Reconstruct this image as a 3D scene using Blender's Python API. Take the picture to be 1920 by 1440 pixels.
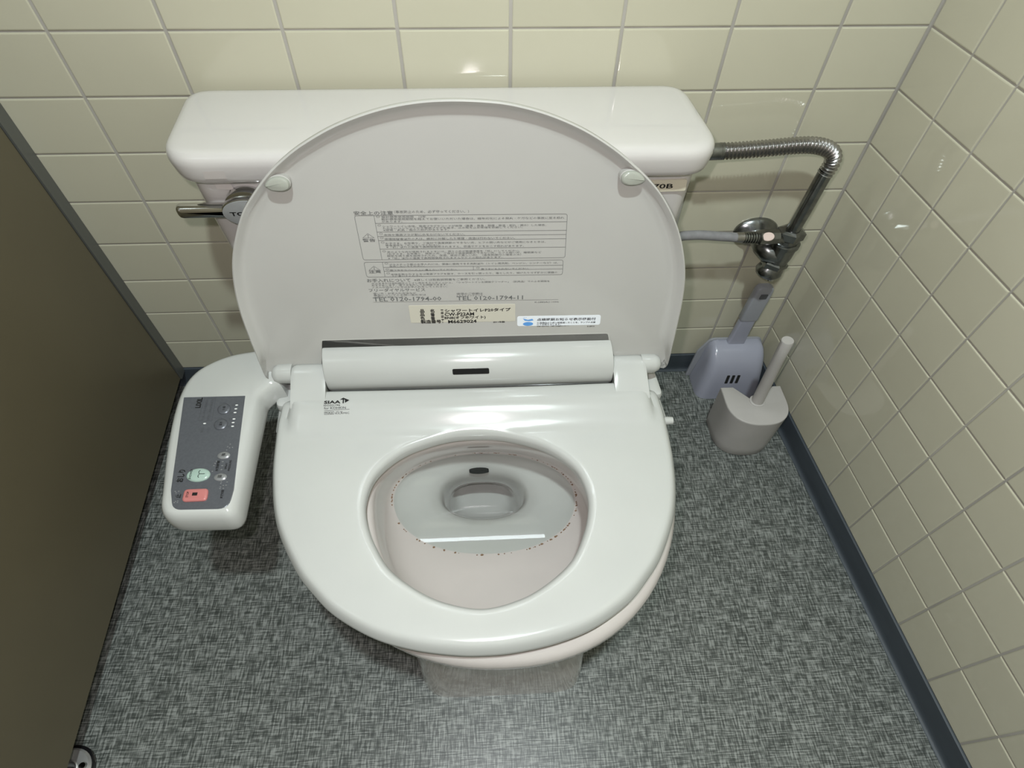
import bpy, math, random
from mathutils import Vector, Matrix, Euler

for o in list(bpy.data.objects):
    bpy.data.objects.remove(o, do_unlink=True)
SC = bpy.context.scene
COL = SC.collection
R = random.Random(7)

# ------------------------------------------------------------------ camera
cam = bpy.data.objects.new('camera', bpy.data.cameras.new('camera'))
COL.objects.link(cam)
cam.data.sensor_width = 36.0
cam.data.lens = 20.2046
cam.data.clip_start = 0.02
RIGHT = Vector((0.998848, -0.046607, 0.011444)); DOWN = Vector((-0.029778, -0.788893, -0.613809)); FWD = Vector((0.037637, 0.612761, -0.789372))
M = Matrix((RIGHT, -DOWN, -FWD)).transposed().to_4x4()
M.translation = Vector((0.659414, -0.993133, 1.229874))
cam.matrix_world = M
SC.camera = cam

# ------------------------------------------------------------------ world, lights, exposure
SC.view_settings.view_transform = 'Standard'
SC.view_settings.look = 'None'
SC.view_settings.gamma = 1.0
SC.view_settings.use_curve_mapping = False
SC.view_settings.exposure = 0.6
w = bpy.data.worlds.new('world'); SC.world = w; w.use_nodes = True
w.node_tree.nodes['Background'].inputs[0].default_value = (0.60, 0.66, 0.62, 1)
w.node_tree.nodes['Background'].inputs[1].default_value = 0.02
def light(name, kind, loc, energy, color, **kw):
    l = bpy.data.lights.new(name, kind); l.energy = energy; l.color = color
    for k, v in kw.items(): setattr(l, k, v)
    o = bpy.data.objects.new(name, l); COL.objects.link(o); o.location = loc
    return o
# the photographer's flash, right beside the lens
light('camera_flash', 'POINT', Vector((0.659414, -0.993133, 1.229874)) + Vector((-0.045, 0.03, 0.045)), 10.4, (1.0, 0.915, 0.95), shadow_soft_size=0.012)

# ------------------------------------------------------------------ helpers
def node_mat(name, color=(.8, .8, .8), rough=.4, metal=0.0, spec=.5, coat=0.0, coat_rough=.05, ior=None):
    m = bpy.data.materials.new(name); m.use_nodes = True
    b = m.node_tree.nodes['Principled BSDF']
    b.inputs['Base Color'].default_value = (*color, 1)
    b.inputs['Roughness'].default_value = rough
    b.inputs['Metallic'].default_value = metal
    b.inputs['Specular IOR Level'].default_value = spec
    b.inputs['Coat Weight'].default_value = coat
    b.inputs['Coat Roughness'].default_value = coat_rough
    return m
def vary(m, scale=(6, 6, 6), amount=.06, detail=4, target='Base Color', c2=None, bump=0.0, bscale=None, pos=(.35, .65)):
    """procedural mottling between the base colour and a slightly different one"""
    nt = m.node_tree; b = nt.nodes['Principled BSDF']
    tc = nt.nodes.new('ShaderNodeTexCoord'); mp = nt.nodes.new('ShaderNodeMapping')
    mp.inputs['Scale'].default_value = scale
    geo = nt.nodes.new('ShaderNodeNewGeometry')
    nt.links.new(geo.outputs['Position'], mp.inputs['Vector'])
    n = nt.nodes.new('ShaderNodeTexNoise'); n.inputs['Scale'].default_value = 1; n.inputs['Detail'].default_value = detail
    nt.links.new(mp.outputs[0], n.inputs['Vector'])
    r = nt.nodes.new('ShaderNodeValToRGB')
    c = b.inputs['Base Color'].default_value
    r.color_ramp.elements[0].position = pos[0]; r.color_ramp.elements[1].position = pos[1]
    r.color_ramp.elements[0].color = c
    r.color_ramp.elements[1].color = (*c2, 1) if c2 else (c[0]*(1-amount), c[1]*(1-amount), c[2]*(1-amount), 1)
    nt.links.new(n.outputs['Fac'], r.inputs['Fac'])
    nt.links.new(r.outputs['Color'], b.inputs['Base Color'])
    if bump:
        bp = nt.nodes.new('ShaderNodeBump'); bp.inputs['Strength'].default_value = bump; bp.inputs['Distance'].default_value = .001
        nt.links.new(n.outputs['Fac'], bp.inputs['Height']); nt.links.new(bp.outputs[0], b.inputs['Normal'])
    return m

MT = {}
MT['porcelain'] = vary(node_mat('porcelain', (.52, .485, .46), .10, coat=.6, coat_rough=.03), (9, 9, 9), .03)
MT['tank_china'] = vary(node_mat('tank_china', (.56, .54, .52), .10, coat=.6, coat_rough=.03), (9, 9, 9), .02)
MT['plastic'] = vary(node_mat('ivory_plastic', (.475, .485, .465), .18, coat=.15, coat_rough=.05), (12, 12, 12), .02)
MT['lid_plastic'] = vary(node_mat('lid_plastic', (.44, .435, .41), .20, coat=.35, coat_rough=.06), (12, 12, 12), .02)
MT['bumper'] = node_mat('rubber_bumper', (.34, .355, .31), .28)
MT['chrome'] = node_mat('chrome', (.62, .62, .62), .10, metal=1.0)
MT['dull_chrome'] = vary(node_mat('dull_chrome', (.30, .31, .31), .24, metal=1.0), (60, 60, 60), .35)
MT['foot_metal'] = vary(node_mat('satin_steel', (.70, .70, .69), .32, metal=.75), (70, 70, 70), .06)
MT['steel'] = node_mat('steel_corrugated', (.42, .41, .40), .28, metal=1.0)
MT['black'] = node_mat('black_plastic', (.008, .008, .009), .15)
MT['ink'] = node_mat('printed_ink', (.13, .135, .13), .5)
MT['black_ink'] = node_mat('black_ink', (.006, .006, .006), .5)
MT['grey_ink'] = node_mat('grey_ink', (.085, .09, .10), .5)
MT['panel'] = vary(node_mat('silver_panel', (.125, .133, .150), .34, metal=.35), (300, 300, 300), .1)
MT['button'] = node_mat('silver_button', (.32, .33, .34), .3, metal=.5)
MT['green_button'] = node_mat('mint_button', (.33, .44, .385), .25)
MT['red_button'] = node_mat('red_button', (.47, .17, .16), .25)
MT['lamp_dot'] = node_mat('white_indicator', (.75, .76, .75), .3)
MT['label_beige'] = node_mat('beige_label', (.52, .50, .42), .35)
MT['label_white'] = node_mat('white_label', (.74, .78, .82), .35)
MT['label_blue'] = node_mat('blue_print', (.10, .30, .66), .4)
MT['tank_label'] = node_mat('tank_label', (.62, .58, .46), .4)
MT['tape'] = node_mat('clear_tape', (.60, .565, .54), .06, coat=1.0)
MT['plate'] = vary(node_mat('satin_plate', (.36, .37, .37), .42, metal=.3), (90, 90, 90), .08)
MT['base_vinyl'] = vary(node_mat('baseboard_vinyl', (.050, .062, .075), .55), (10, 10, 30), .15)
MT['grout'] = vary(node_mat('grout', (.42, .40, .36), .8), (9, 9, 7), .2)
MT['partition'] = vary(node_mat('partition_laminate', (.125, .108, .066), .36), (3, 3, 3), .12)
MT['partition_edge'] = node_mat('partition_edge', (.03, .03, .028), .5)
MT['channel'] = node_mat('channel_aluminium', (.13, .135, .125), .35, metal=.3)
MT['paint'] = vary(node_mat('wall_paint', (.34, .33, .29), .7), (2, 2, 2), .05)
MT['ceiling_board'] = vary(node_mat('ceiling_board', (.40, .40, .38), .8), (40, 40, 40), .05)
MT['dustpan'] = vary(node_mat('lilac_plastic', (.34, .35, .42), .22, coat=.2), (8, 8, 8), .04)
MT['dustpan_handle'] = vary(node_mat('lilac_grey_plastic', (.30, .31, .34), .35), (8, 8, 8), .04)
MT['brush'] = vary(node_mat('warm_grey_plastic', (.46, .44, .42), .42), (20, 20, 20), .06)
MT['dark_hole'] = node_mat('dark_opening', (.01, .01, .009), .8)
MT['rubber_hose'] = vary(node_mat('grey_hose', (.24, .24, .25), .45), (80, 80, 80), .15)
MT['pink_cap'] = node_mat('pink_cap', (.66, .52, .46), .5)
MT['stain'] = node_mat('limescale_stain', (.16, .095, .05), .7)

def tile_mat(name, c, c2):
    m = node_mat(name, c, .05, spec=.5, coat=.2, coat_rough=.02)
    nt = m.node_tree; b = nt.nodes['Principled BSDF']
    oi = nt.nodes.new('ShaderNodeObjectInfo')
    r = nt.nodes.new('ShaderNodeValToRGB')
    r.color_ramp.elements[0].color = (*c, 1); r.color_ramp.elements[1].color = (*c2, 1)
    geo = nt.nodes.new('ShaderNodeNewGeometry')
    n = nt.nodes.new('ShaderNodeTexNoise'); n.inputs['Scale'].default_value = 14; n.inputs['Detail'].default_value = 3
    nt.links.new(geo.outputs['Position'], n.inputs['Vector'])
    mx = nt.nodes.new('ShaderNodeMath'); mx.operation = 'MULTIPLY_ADD'; mx.inputs[1].default_value = .5
    nt.links.new(n.outputs['Fac'], mx.inputs[0]); 
    mm = nt.nodes.new('ShaderNodeMath'); mm.operation = 'MULTIPLY'; mm.inputs[1].default_value = .5
    nt.links.new(oi.outputs['Random'], mm.inputs[0]); nt.links.new(mm.outputs[0], mx.inputs[2])
    nt.links.new(mx.outputs[0], r.inputs['Fac']); nt.links.new(r.outputs['Color'], b.inputs['Base Color'])
    n2 = nt.nodes.new('ShaderNodeTexNoise'); n2.inputs['Scale'].default_value = 22; n2.inputs['Detail'].default_value = 1
    nt.links.new(geo.outputs['Position'], n2.inputs['Vector'])
    bp = nt.nodes.new('ShaderNodeBump'); bp.inputs['Strength'].default_value = .03; bp.inputs['Distance'].default_value = .002
    nt.links.new(n2.outputs['Fac'], bp.inputs['Height']); nt.links.new(bp.outputs[0], b.inputs['Normal'])
    nt.links.new(bp.outputs[0], b.inputs['Coat Normal'])
    return m
MT['tile'] = tile_mat('glazed_tile', (.54, .52, .405), (.50, .48, .37))

def floor_mat():
    m = node_mat('woven_vinyl', (.2, .2, .2), .38, spec=.4)
    nt = m.node_tree; b = nt.nodes['Principled BSDF']
    geo = nt.nodes.new('ShaderNodeNewGeometry')
    def streak(scale, detail=3):
        mp = nt.nodes.new('ShaderNodeMapping'); mp.inputs['Scale'].default_value = scale
        nt.links.new(geo.outputs['Position'], mp.inputs['Vector'])
        n = nt.nodes.new('ShaderNodeTexNoise'); n.inputs['Scale'].default_value = 1; n.inputs['Detail'].default_value = detail
        n.inputs['Roughness'].default_value = .6
        nt.links.new(mp.outputs[0], n.inputs['Vector']); return n.outputs['Fac']
    a = streak((30, 480, 1), 2); c = streak((330, 40, 1), 2); d = streak((16, 16, 1), 4)
    def mth(op, x, y):
        k = nt.nodes.new('ShaderNodeMath'); k.operation = op
        for i, v in enumerate((x, y)):
            if isinstance(v, (int, float)): k.inputs[i].default_value = v
            else: nt.links.new(v, k.inputs[i])
        return k.outputs[0]
    s = mth('ADD', mth('MULTIPLY', a, .5), mth('MULTIPLY', c, .5))
    s = mth('ADD', s, mth('MULTIPLY', mth('SUBTRACT', d, .5), .09))
    r = nt.nodes.new('ShaderNodeValToRGB')
    e = r.color_ramp.elements
    e[0].position = .41; e[0].color = (.040, .046, .042, 1)
    e[1].position = .595; e[1].color = (.27, .285, .27, 1)
    k = r.color_ramp.elements.new(.495); k.color = (.107, .116, .108, 1)
    nt.links.new(s, r.inputs['Fac']); nt.links.new(r.outputs['Color'], b.inputs['Base Color'])
    bp = nt.nodes.new('ShaderNodeBump'); bp.inputs['Strength'].default_value = .25; bp.inputs['Distance'].default_value = .001
    nt.links.new(s, bp.inputs['Height']); nt.links.new(bp.outputs[0], b.inputs['Normal'])
    return m
MT['floor'] = floor_mat()

def water_mat():
    m = bpy.data.materials.new('water'); m.use_nodes = True; nt = m.node_tree; nt.nodes.clear()
    out = nt.nodes.new('ShaderNodeOutputMaterial'); mix = nt.nodes.new('ShaderNodeMixShader')
    tr = nt.nodes.new('ShaderNodeBsdfTransparent'); tr.inputs[0].default_value = (.90, .95, .95, 1)
    gl = nt.nodes.new('ShaderNodeBsdfGlossy'); gl.inputs['Roughness'].default_value = .0
    fr = nt.nodes.new('ShaderNodeFresnel'); fr.inputs['IOR'].default_value = 1.33
    nt.links.new(fr.outputs[0], mix.inputs[0]); nt.links.new(tr.outputs[0], mix.inputs[1]); nt.links.new(gl.outputs[0], mix.inputs[2])
    nt.links.new(mix.outputs[0], out.inputs[0]); return m
MT['water'] = water_mat()
def emit_mat(name, c, s):
    m = bpy.data.materials.new(name); m.use_nodes = True; nt = m.node_tree
    b = nt.nodes['Principled BSDF']; b.inputs['Emission Color'].default_value = (*c, 1); b.inputs['Emission Strength'].default_value = s
    b.inputs['Base Color'].default_value = (.8, .8, .8, 1); return m

def tag(o, label=None, cat=None, group=None, kind=None):
    if label: o['label'] = label
    if cat: o['category'] = cat
    if group: o['group'] = group
    if kind: o['kind'] = kind
    return o
WL = {}   # world origin of each object built here (all unrotated unless noted)
def thing(name, loc, label, cat, group=None):
    o = bpy.data.objects.new(name, None); COL.objects.link(o); o.location = loc; o.empty_display_size = .05
    WL[o.name] = Vector(loc); return tag(o, label, cat, group)
def obj(name, vf, mat, parent=None, smooth=35, label=None):
    """one mesh object from world-space (verts, faces); origin at its own bounding-box centre"""
    v, f = vf
    v = [Vector(p) for p in v]
    lo = Vector([min(p[i] for p in v) for i in range(3)]); hi = Vector([max(p[i] for p in v) for i in range(3)])
    c = (lo + hi) / 2
    me = bpy.data.meshes.new(name); me.from_pydata([p - c for p in v], [], f); me.validate(); me.update()
    import bmesh
    bm = bmesh.new(); bm.from_mesh(me)
    bmesh.ops.remove_doubles(bm, verts=bm.verts, dist=1e-6)
    bmesh.ops.recalc_face_normals(bm, faces=bm.faces); bm.to_mesh(me); bm.free()
    if smooth:
        for p in me.polygons: p.use_smooth = True
        me.set_sharp_from_angle(angle=math.radians(smooth))
    me.materials.append(MT[mat] if isinstance(mat, str) else mat)
    o = bpy.data.objects.new(name, me); COL.objects.link(o)
    base = Vector((0, 0, 0))
    if parent: o.parent = parent; base = WL[parent.name]
    o.location = c - base; WL[o.name] = c
    if label: o['label'] = label
    return o
def join(*parts):
    V = []; F = []
    for v, f in parts:
        n = len(V); V += list(v); F += [tuple(i + n for i in q) for q in f]
    return V, F
def mapv(vf, fn): return [fn(*p) for p in vf[0]], vf[1]

def box(x0, x1, y0, y1, z0, z1, b=0.0):
    if not b:
        v = [(x, y, z) for z in (z0, z1) for y in (y0, y1) for x in (x0, x1)]
        return v, [(0, 2, 3, 1), (4, 5, 7, 6), (0, 1, 5, 4), (2, 6, 7, 3), (0, 4, 6, 2), (1, 3, 7, 5)]
    o = rpoly([(x0, y0), (x1, y0), (x1, y1), (x0, y1)], b, 4)
    return slab(o, [(b*.9, z0), (b*.35, z0 + b*.12), (0, z0 + b*.6), (0, z1 - b*.6), (b*.35, z1 - b*.12), (b*.9, z1)])
def rpoly(pts, r, n=6):
    """polygon with rounded corners; r may be a list"""
    out = []; N = len(pts)
    rs = r if isinstance(r, (list, tuple)) else [r]*N
    for i in range(N):
        p = Vector(pts[i]); a = Vector(pts[i-1]) - p; c = Vector(pts[(i+1) % N]) - p
        rr = rs[i]
        if rr <= 1e-6: out.append(tuple(p)); continue
        la, lc = a.length, c.length; a.normalize(); c.normalize()
        ang = a.angle(c); t = min(rr / math.tan(ang/2), la*.49, lc*.49)
        s, e = p + a*t, p + c*t
        for k in range(n + 1):
            u = k / n
            q = s*(1-u)**2 + p*2*u*(1-u) + e*u*u
            out.append((q.x, q.y))
    return out
def smooth_closed(pts, n=8):
    out = []; N = len(pts)
    for i in range(N):
        p0, p1, p2, p3 = (Vector(pts[(i+k-1) % N]) for k in range(4))
        for j in range(n):
            t = j/n
            q = .5*((2*p1) + (-p0+p2)*t + (2*p0-5*p1+4*p2-p3)*t*t + (-p0+3*p1-3*p2+p3)*t**3)
            out.append(tuple(q))
    return out
def smooth_open(pts, n=10):
    out = []; N = len(pts)
    g = lambda i: Vector(pts[max(0, min(N-1, i))])
    for i in range(N-1):
        p0, p1, p2, p3 = g(i-1), g(i), g(i+1), g(i+2)
        for j in range(n):
            t = j/n
            out.append(.5*((2*p1) + (-p0+p2)*t + (2*p0-5*p1+4*p2-p3)*t*t + (-p0+3*p1-3*p2+p3)*t**3))
    out.append(g(N-1)); return out
def inset(poly, d, ks=None):
    N = len(poly); P = [Vector(p) for p in poly]
    area = sum(P[i].x*P[(i+1) % N].y - P[(i+1) % N].x*P[i].y for i in range(N))
    s = 1 if area > 0 else -1
    out = []
    for i in range(N):
        a = P[i] - P[i-1]; c = P[(i+1) % N] - P[i]
        if a.length < 1e-9: a = c
        if c.length < 1e-9: c = a
        na = Vector((-a.y, a.x)).normalized()*s; nc = Vector((-c.y, c.x)).normalized()*s
        m = na + nc
        if m.length < 1e-6: m = na
        m.normalize(); k = max(.45, m.dot(na))
        q = P[i] + m*(d/k)*(ks[i] if ks else 1); out.append((q.x, q.y))
    return out
def slab(outline, prof, ks=None):
    """stack of inset copies of an outline: prof = [(inset, z), ...] with flat caps at both ends"""
    V = []; F = []; N = len(outline)
    for k, (d, z) in enumerate(prof):
        V += [(x, y, z) for x, y in (inset(outline, d, ks) if abs(d) > 1e-9 else outline)]
        if k:
            a = (k-1)*N; b = k*N
            F += [(a+i, a+(i+1) % N, b+(i+1) % N, b+i) for i in range(N)]
    F.append(tuple(range(N-1, -1, -1))); F.append(tuple(range(len(V)-N, len(V))))
    return V, F
def rings(rs, cap0=True, cap1=True):
    V = []; F = []; N = len(rs[0])
    for k, r in enumerate(rs):
        V += list(r)
        if k:
            a = (k-1)*N; b = k*N
            F += [(a+i, a+(i+1) % N, b+(i+1) % N, b+i) for i in range(N)]
    if cap0: F.append(tuple(range(N-1, -1, -1)))
    if cap1: F.append(tuple(range(len(V)-N, len(V))))
    return V, F
def tube(path, radii, n=16, sx=1.0, hexa=False):
    """tube along a path (world points); sx widens it in x"""
    P = [Vector(p) for p in path]; rs = []
    up = None
    for i, p in enumerate(P):
        a = P[max(0, i-1)]; c = P[min(len(P)-1, i+1)]
        t = (c - a)
        if t.length < 1e-9: t = (P[min(len(P)-1, i+2)] - P[max(0, i-2)])
        t.normalize()
        if up is None:
            up = Vector((0, 0, 1)) if abs(t.z) < .9 else Vector((0, 1, 0))
        up = (up - t*up.dot(t)).normalized(); sd = t.cross(up)
        r = radii[i] if isinstance(radii, (list, tuple)) else radii
        ring = []
        for k in range(n):
            an = 2*math.pi*(k + .5)/n
            q = sd*math.cos(an)*r + up*math.sin(an)*r
            ring.append((p.x + q.x*sx, p.y + q.y, p.z + q.z))
        rs.append(ring)
    return rings(rs)

# text as flat print; returns verts in a unit frame fitted to (width, height)
def glyphs(s, cx, cy, width=None, height=None, bold=0.0):
    c = bpy.data.curves.new('t', 'FONT'); c.body = s; c.size = 1.0; c.resolution_u = 1 if len(s) > 12 else 2; c.offset = bold
    o = bpy.data.objects.new('t', c); COL.objects.link(o)
    dg = bpy.context.evaluated_depsgraph_get(); dg.update()
    me = bpy.data.meshes.new_from_object(o.evaluated_get(dg))
    v = [tuple(p.co) for p in me.vertices]; f = [tuple(p.vertices) for p in me.polygons]
    bpy.data.objects.remove(o, do_unlink=True); bpy.data.curves.remove(c); bpy.data.meshes.remove(me)
    if not v: return [], []
    x0 = min(p[0] for p in v); x1 = max(p[0] for p in v); y0 = min(p[1] for p in v); y1 = max(p[1] for p in v)
    sx = width/(x1-x0) if width else None; sy = height/(y1-y0) if height else None
    sx = sx or sy; sy = sy or sx
    return [(cx + (p[0]-x0)*sx, cy + (p[1]-y0)*sy, 0) for p in v], f
def line2(a, b, wd):
    a = Vector(a); b = Vector(b); t = (b-a).normalized(); n = Vector((-t.y, t.x))*wd/2
    q = [a+n, a-n, b-n, b+n]
    return [(p.x, p.y, 0) for p in q], [(0, 1, 2, 3)]
def loop2(pts, wd):
    i = inset(pts, wd); N = len(pts)
    return [(x, y, 0) for x, y in pts] + [(x, y, 0) for x, y in i], [(k, (k+1) % N, N+(k+1) % N, N+k) for k in range(N)]
def disc2(cx, cy, rx, ry, n=20):
    return [(cx+rx*math.cos(2*math.pi*k/n), cy+ry*math.sin(2*math.pi*k/n), 0) for k in range(n)], [tuple(range(n))]
def ell(cx, cy, rx, ry, n=28):
    return [(cx+rx*math.cos(2*math.pi*k/n), cy+ry*math.sin(2*math.pi*k/n)) for k in range(n)]

# ------------------------------------------------------------------ room shell
X0, SL, XC = 0.588, 0.07867, 1.38695
Y1, PX, PY, HB, PZ = 0.10776, 0.17696, 0.10039, 0.06, 0.1
RM = 1.9            # depth of the cubicle in front of the back wall
TOP = 2.4
def W(u, d, z): return (X0 + u + SL*d, -d, z)

tag(obj('floor', box(-1.5, 1.75, -RM-.1, .1, -.05, 0), 'floor', smooth=0), 'grey woven-look vinyl sheet floor', kind='structure')
tag(obj('ceiling', box(-1.5, 1.75, -RM-.1, .1, TOP, TOP+.05), 'ceiling_board', smooth=0), 'pale board ceiling above the cubicle', kind='structure')
wb = tag(obj('wall_back', box(-1.5, XC+.2, .0022, .1, 0, TOP), 'grout', smooth=0), 'back wall of cream glazed tiles with grey grout', kind='structure')
tag(obj('wall_front', box(-1.5, 1.75, -RM-.1, -RM, 0, TOP), 'paint', smooth=0), 'painted wall behind the viewer', kind='structure')
tag(obj('wall_left', box(-1.5, -1.4, -RM, 0, 0, TOP), 'paint', smooth=0), 'painted wall beyond the partition', kind='structure')
ANG = math.atan2(-1, SL); LEN = math.sqrt(1+SL*SL)
def box_local(x0, x1, y0, y1, z0, z1): return box(x0, x1, y0, y1, z0, z1)
def wall_local(name, vf, mat, parent=None, smooth=0):
    me = bpy.data.meshes.new(name); me.from_pydata([Vector(p) for p in vf[0]], [], vf[1]); me.update()
    me.materials.append(MT[mat]); o = bpy.data.objects.new(name, me); COL.objects.link(o)
    if smooth:
        for p in me.polygons: p.use_smooth = True
        me.set_sharp_from_angle(angle=math.radians(smooth))
    if parent: o.parent = parent
    return o
wr = wall_local('wall_right', box(-.05, RM*LEN, .0022, .1, 0, TOP), 'grout')
wr.location = (XC, 0, 0); wr.rotation_euler = (0, 0, ANG)
tag(wr, 'right wall of beige glazed tiles with pale grout', kind='structure')

def tile_mesh(wd, ht, th=.0055, b=.0022, dp=.0011):
    x, z = wd/2, ht/2
    v = [(-x, dp, -z), (x, dp, -z), (x, dp, z), (-x, dp, z)]
    v += [(-x+b*.4, dp*.3, -z+b*.4), (x-b*.4, dp*.3, -z+b*.4), (x-b*.4, dp*.3, z-b*.4), (-x+b*.4, dp*.3, z-b*.4)]
    v += [(-x+b, 0, -z+b), (x-b, 0, -z+b), (x-b, 0, z-b), (-x+b, 0, z-b)]
    v += [(-x, th, -z), (x, th, -z), (x, th, z), (-x, th, z)]
    f = [(8, 9, 10, 11)]
    for k in range(4):
        n = (k+1) % 4
        f += [(k, n, 4+n, 4+k), (4+k, 4+n, 8+n, 8+k), (12+k, 12+n, n, k)]
    return v, f
TM = {}
def put_tile(parent, xc, zc, wd, ht, rnd=.0012, yoff=0):
    key = (round(wd, 4), round(ht, 4))
    if key not in TM:
        v, f = tile_mesh(*key); me = bpy.data.meshes.new('tile'); me.from_pydata(v, [], f); me.update()
        me.materials.append(MT['tile']); TM[key] = me
    o = bpy.data.objects.new('tile', TM[key]); COL.objects.link(o); o.parent = parent
    o.location = (xc, yoff + R.uniform(-.0002, .0002), zc); o.rotation_euler = (R.uniform(-rnd, rnd), R.uniform(-.0008, .0008), R.uniform(-rnd, rnd))
    return o
NR = 14
gx, gz = .0055, .0032
cw = WL['wall_back']
cols = [(-.165, 0)] + [(k*PX, (k+1)*PX) for k in range(7)] + [(7*PX, XC)]
up = []
for i in range(int((TOP-HB)/PZ)):
    z0 = HB + i*PZ; z1 = z0 + PZ
    for a, b in cols:
        if i < NR: 
            o = put_tile(wb, (a+b)/2 - cw.x, (z0+z1)/2 - cw.z, b-a-gx, PZ-gz); o.location.y -= cw.y
        else:
            v, f = tile_mesh(b-a-gx, PZ-gz); up.append(([(p[0]+(a+b)/2, p[1], p[2]+(z0+z1)/2) for p in v], f))
u_ = obj('upper_tiles', join(*up), 'tile', wb, smooth=0); u_['kind'] = 'stuff'
cols = [(0.001, Y1*LEN)]
while cols[-1][1] < RM*LEN - .11: cols.append((cols[-1][1], cols[-1][1] + PY*LEN))
up = []
for i in range(int((TOP-HB)/PZ)):
    z0 = HB + i*PZ; z1 = z0 + PZ
    for a, b in cols:
        if i < NR: put_tile(wr, (a+b)/2, (z0+z1)/2, b-a-.0034, PZ-gz)
        else:
            v, f = tile_mesh(b-a-.0034, PZ-gz); up.append(([(p[0]+(a+b)/2, p[1], p[2]+(z0+z1)/2) for p in v], f))
u_ = wall_local('upper_tiles', join(*up), 'tile', wr, smooth=0); u_['kind'] = 'stuff'
# vinyl baseboards with a coved foot
def cove(x0, x1):
    prof = [(-.001, HB), (-.0035, HB-.0012), (-.004, HB-.006), (-.004, .016), (-.0044, .008), (-.006, .004), (-.009, .0018), (-.012, .0010), (-.012, 0), (.0045, 0), (.0045, HB)]
    V = [(x0, y, z) for y, z in prof] + [(x1, y, z) for y, z in prof]; N = len(prof)
    return V, [(i, (i+1) % N, N+(i+1) % N, N+i) for i in range(N)] + [tuple(range(N-1, -1, -1)), tuple(range(N, 2*N))]
tag(obj('baseboard_back', cove(-1.4, XC-.004), 'base_vinyl', smooth=50), 'dark blue-grey vinyl baseboard along the back wall', kind='structure')
br = wall_local('baseboard_right', cove(.001, RM*LEN), 'base_vinyl', smooth=50); br.location = (XC, 0, 0); br.rotation_euler = (0, 0, ANG)
tag(br, 'dark blue-grey vinyl baseboard along the right wall', kind='structure')

# cubicle partition on the left
pt = thing('partition', (-.142 - .02 + SL*.8, -.8, 0), 'olive-brown laminate cubicle partition with grey wall channel', 'partition')
PB = .058
def sh(vf): return mapv(vf, lambda x, y, z: (x - SL*y, y, z))
obj('panel', sh(box(-.192, -.142, -1.75, -.034, PB, 1.95)), 'partition', pt, smooth=0)
obj('edge_strip', sh(box(-.190, -.1435, -.034, -.0305, PB, 1.95)), 'partition_edge', pt, smooth=0)  # thin near-black strip filling the line between panel and wall channel
obj('wall_channel', sh(box(-.194, -.1395, -.0305, -.0005, PB-.005, 1.95)), 'channel', pt, smooth=0)
fx, fd = -.106, .874
flange = [(.036, .003), (.036, .005), (.033, .0085), (.026, .0095), (.018, .0090), (.016, .0105)]
rs = [[(fx + r*1.15*math.cos(2*math.pi*k/40), -fd + r*.95*math.sin(2*math.pi*k/40), z) for k in range(40)] for r, z in flange]
ft = obj('foot', rings(rs), 'foot_metal', pt, label='round chrome floor foot')
obj('foot_gasket', rings([[(fx + r*1.15*math.cos(2*math.pi*k/40), -fd + r*.95*math.sin(2*math.pi*k/40), z) for k in range(40)] for r, z in ((.041, 0), (.041, .003), (.039, .0042))]), 'black', ft)
obj('foot_post', tube([(fx, -fd, .008), (fx, -fd, PB+.002)], .0155, 18, 1.2), 'black', ft)
sc = join(tube([(fx+.028, -fd+.006, .0085), (fx+.028, -fd+.006, .0118)], [.0065, .0050], 16, 1.15))
scw = obj('screw', sc, 'chrome', ft)

# ------------------------------------------------------------------ ceiling downlight
cl = thing('ceiling_light', (.74, -1.02, TOP), 'small round white downlight in the ceiling', 'ceiling light')
rs = [[(.74 + r*math.cos(2*math.pi*k/40), -1.02 + r*math.sin(2*math.pi*k/40), z) for k in range(40)] for r, z in ((.11, TOP), (.11, TOP-.012), (.10, TOP-.02), (.078, TOP-.02), (.075, TOP-.008))]
obj('trim_ring', rings(rs, True, False), 'ceiling_board', cl)
obj('diffuser', rings([[(.74 + r*math.cos(2*math.pi*k/40), -1.02 + r*math.sin(2*math.pi*k/40), z) for k in range(40)] for r, z in ((.074, TOP-.006), (.074, TOP-.012), (.06, TOP-.014))]), emit_mat('lamp_diffuser', (.88, 1.0, .97), 25.0), cl)
light('downlight_beam', 'AREA', (.74, -1.02, TOP-.025), 17.5, (.88, 1.0, 1.0), shape='DISK', size=.08)

# slim tube lamp high on the back wall, out of frame above the tank
wl = thing('wall_light', (.60, -.03, 1.56), 'slim tube lamp high on the back wall above the tank', 'wall light')
obj('housing', box(.31, .89, -.05, -.001, 1.545, 1.595, .008), 'ceiling_board', wl)
obj('tube', tube([(.34, -.058, 1.536), (.86, -.058, 1.536)], .007, 14), emit_mat('tube_glow', (.86, .95, 1.0), 20.0), wl)
obj('tube_holder', box(.325, .34, -.068, -.045, 1.526, 1.548), 'ceiling_board', wl, smooth=0)
obj('tube_holder', box(.86, .875, -.068, -.045, 1.526, 1.548), 'ceiling_board', wl, smooth=0)

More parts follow.
